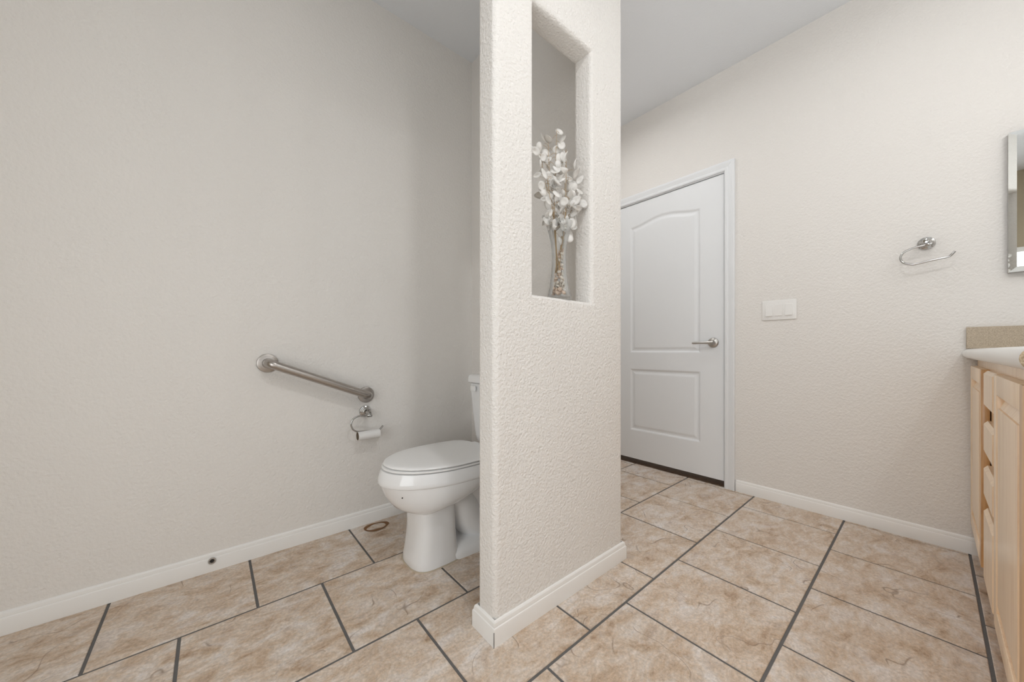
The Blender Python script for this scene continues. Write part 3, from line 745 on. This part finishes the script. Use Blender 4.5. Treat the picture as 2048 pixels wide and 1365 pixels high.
# dried branches with white papery petals
def leaf_mesh(w, l, cup, point):
    bm = bmesh.new(); rings = []; nn_ = 12
    def pt(s, a, top):
        x = w*s*math.sin(a); y = l*.5 - l*.5*s*math.cos(a)*(1.0)
        if point and math.cos(a) < 0: x *= (1 - .35*s*abs(math.cos(a)))
        z = cup*(s*s) + (0.0006 if top else 0.0)
        return (x, y, z)
    prof = [(0.02, 1), (.55, 1), (1, 1), (1, 0), (.55, 0), (0.02, 0)]
    for s, top in prof: rings.append([pt(s, 2*math.pi*k/nn_, top) for k in range(nn_)])
    loft(bm, rings); bmesh.ops.recalc_face_normals(bm, faces=bm.faces)
    me = bpy.data.meshes.new('petal'); bm.to_mesh(me); bm.free(); me.materials.append(M['leaf']); me.shade_smooth(); return me
LM = [leaf_mesh(.0165, .038, .005, False), leaf_mesh(.0150, .044, .007, True), leaf_mesh(.0180, .039, -.006, False), leaf_mesh(.0100, .044, .009, True)]
rb = random.Random(21)
desc = ['tallest', 'left-leaning', 'right-leaning', 'front', 'short left', 'short right', 'middle']
tips = [((-.012, .000), .630), ((-.085, .010), .520), ((.078, .008), .480), ((.020, -.018), .560), ((-.075, -.014), .430), ((.088, -.010), .395), ((.045, .012), .520), ((-.045, .012), .575)]
labs = ['tallest dried branch with white petals in the glass vase', 'dried white-petalled branch leaning furthest to the left at mid height',
        'dried white-petalled branch leaning right toward the niche jamb', 'upright dried branch with white petals just right of the tallest one',
        'low dried white-petalled branch drooping left over the vase rim', 'low dried white-petalled branch drooping right over the vase rim',
        'mid-height dried white-petalled branch right of the vase centre', 'second-tallest dried white-petalled branch left of the vase centre']
for bi, ((dx, dy), hh) in enumerate(tips):
    a0 = rb.uniform(0, 6.28); ang = math.atan2(dy, dx)
    foot = Vector((VXc + .012*math.cos(a0)-.006, VYc + .010*math.sin(a0), VZ + .10))
    neck = Vector((VXc + .010*math.cos(ang) - .004, VYc + .008*math.sin(ang), VZ + .17))
    rim = Vector((VXc + .026*math.cos(ang), VYc + .016*math.sin(ang), VZ + .285))
    tip = Vector((VXc + dx, VYc + dy, VZ + hh))
    mid = rim.lerp(tip, .55) + Vector((dx*.12, 0, .012))
    pth = catmull([foot, neck, rim, mid, tip], 8)
    br = empty('dried_branch', foot); tag(br, labs[bi], 'branch', 'dried white branches in the vase')
    bm = bmesh.new(); tube(bm, pth, .0016, 7, lambda t: .0017 - .0011*t); finish('stem', bm, 'stemwood', br, 60)
    nl = 18
    for li in range(nl):
        t = .43 + .57*(li+.4)/nl + rb.uniform(-.02, .02); fi = min(len(pth)-2, int(t*(len(pth)-1))); p = pth[fi].lerp(pth[fi+1], t*(len(pth)-1)-fi) if t < 1 else pth[-1]
        yaw = rb.uniform(0, 2*math.pi); out = Vector((math.cos(yaw), .45*math.sin(yaw), rb.uniform(-.5, .6))).normalized()
        tw = rb.uniform(.010, .030); q = p + out*tw
        if q.y < PY0-.012: q.y = PY0-.012 + rb.uniform(0, .006)
        if q.x > OX1-.012: q.x = OX1-.012
        if q.x < OX0-.02: q.x = OX0-.02
        bm = bmesh.new(); tube(bm, [p, p.lerp(q, .5)+Vector((0, 0, .004)), q], .0006, 5); finish('twig', bm, 'stemwood', br)
        o = bpy.data.objects.new('petal', LM[rb.randrange(4)]); COL.objects.link(o)
        # orient: petal length along out-and-down, face turned partly toward the opening
        yv = (out*.5 + Vector((rb.uniform(-.4, .4), rb.uniform(-.2, .2), rb.uniform(-1.0, .9)))).normalized()
        zv = Vector((rb.uniform(-.8, .8), -1, rb.uniform(-.4, .5))).normalized(); xv = yv.cross(zv).normalized(); zv = xv.cross(yv).normalized()
        s = rb.uniform(.8, 1.12)
        mw = Matrix((( xv.x*s, yv.x*s, zv.x*s, q.x), (xv.y*s, yv.y*s, zv.y*s, q.y), (xv.z*s, yv.z*s, zv.z*s, q.z), (0, 0, 0, 1)))
        o.matrix_world = mw; attach(o, br)
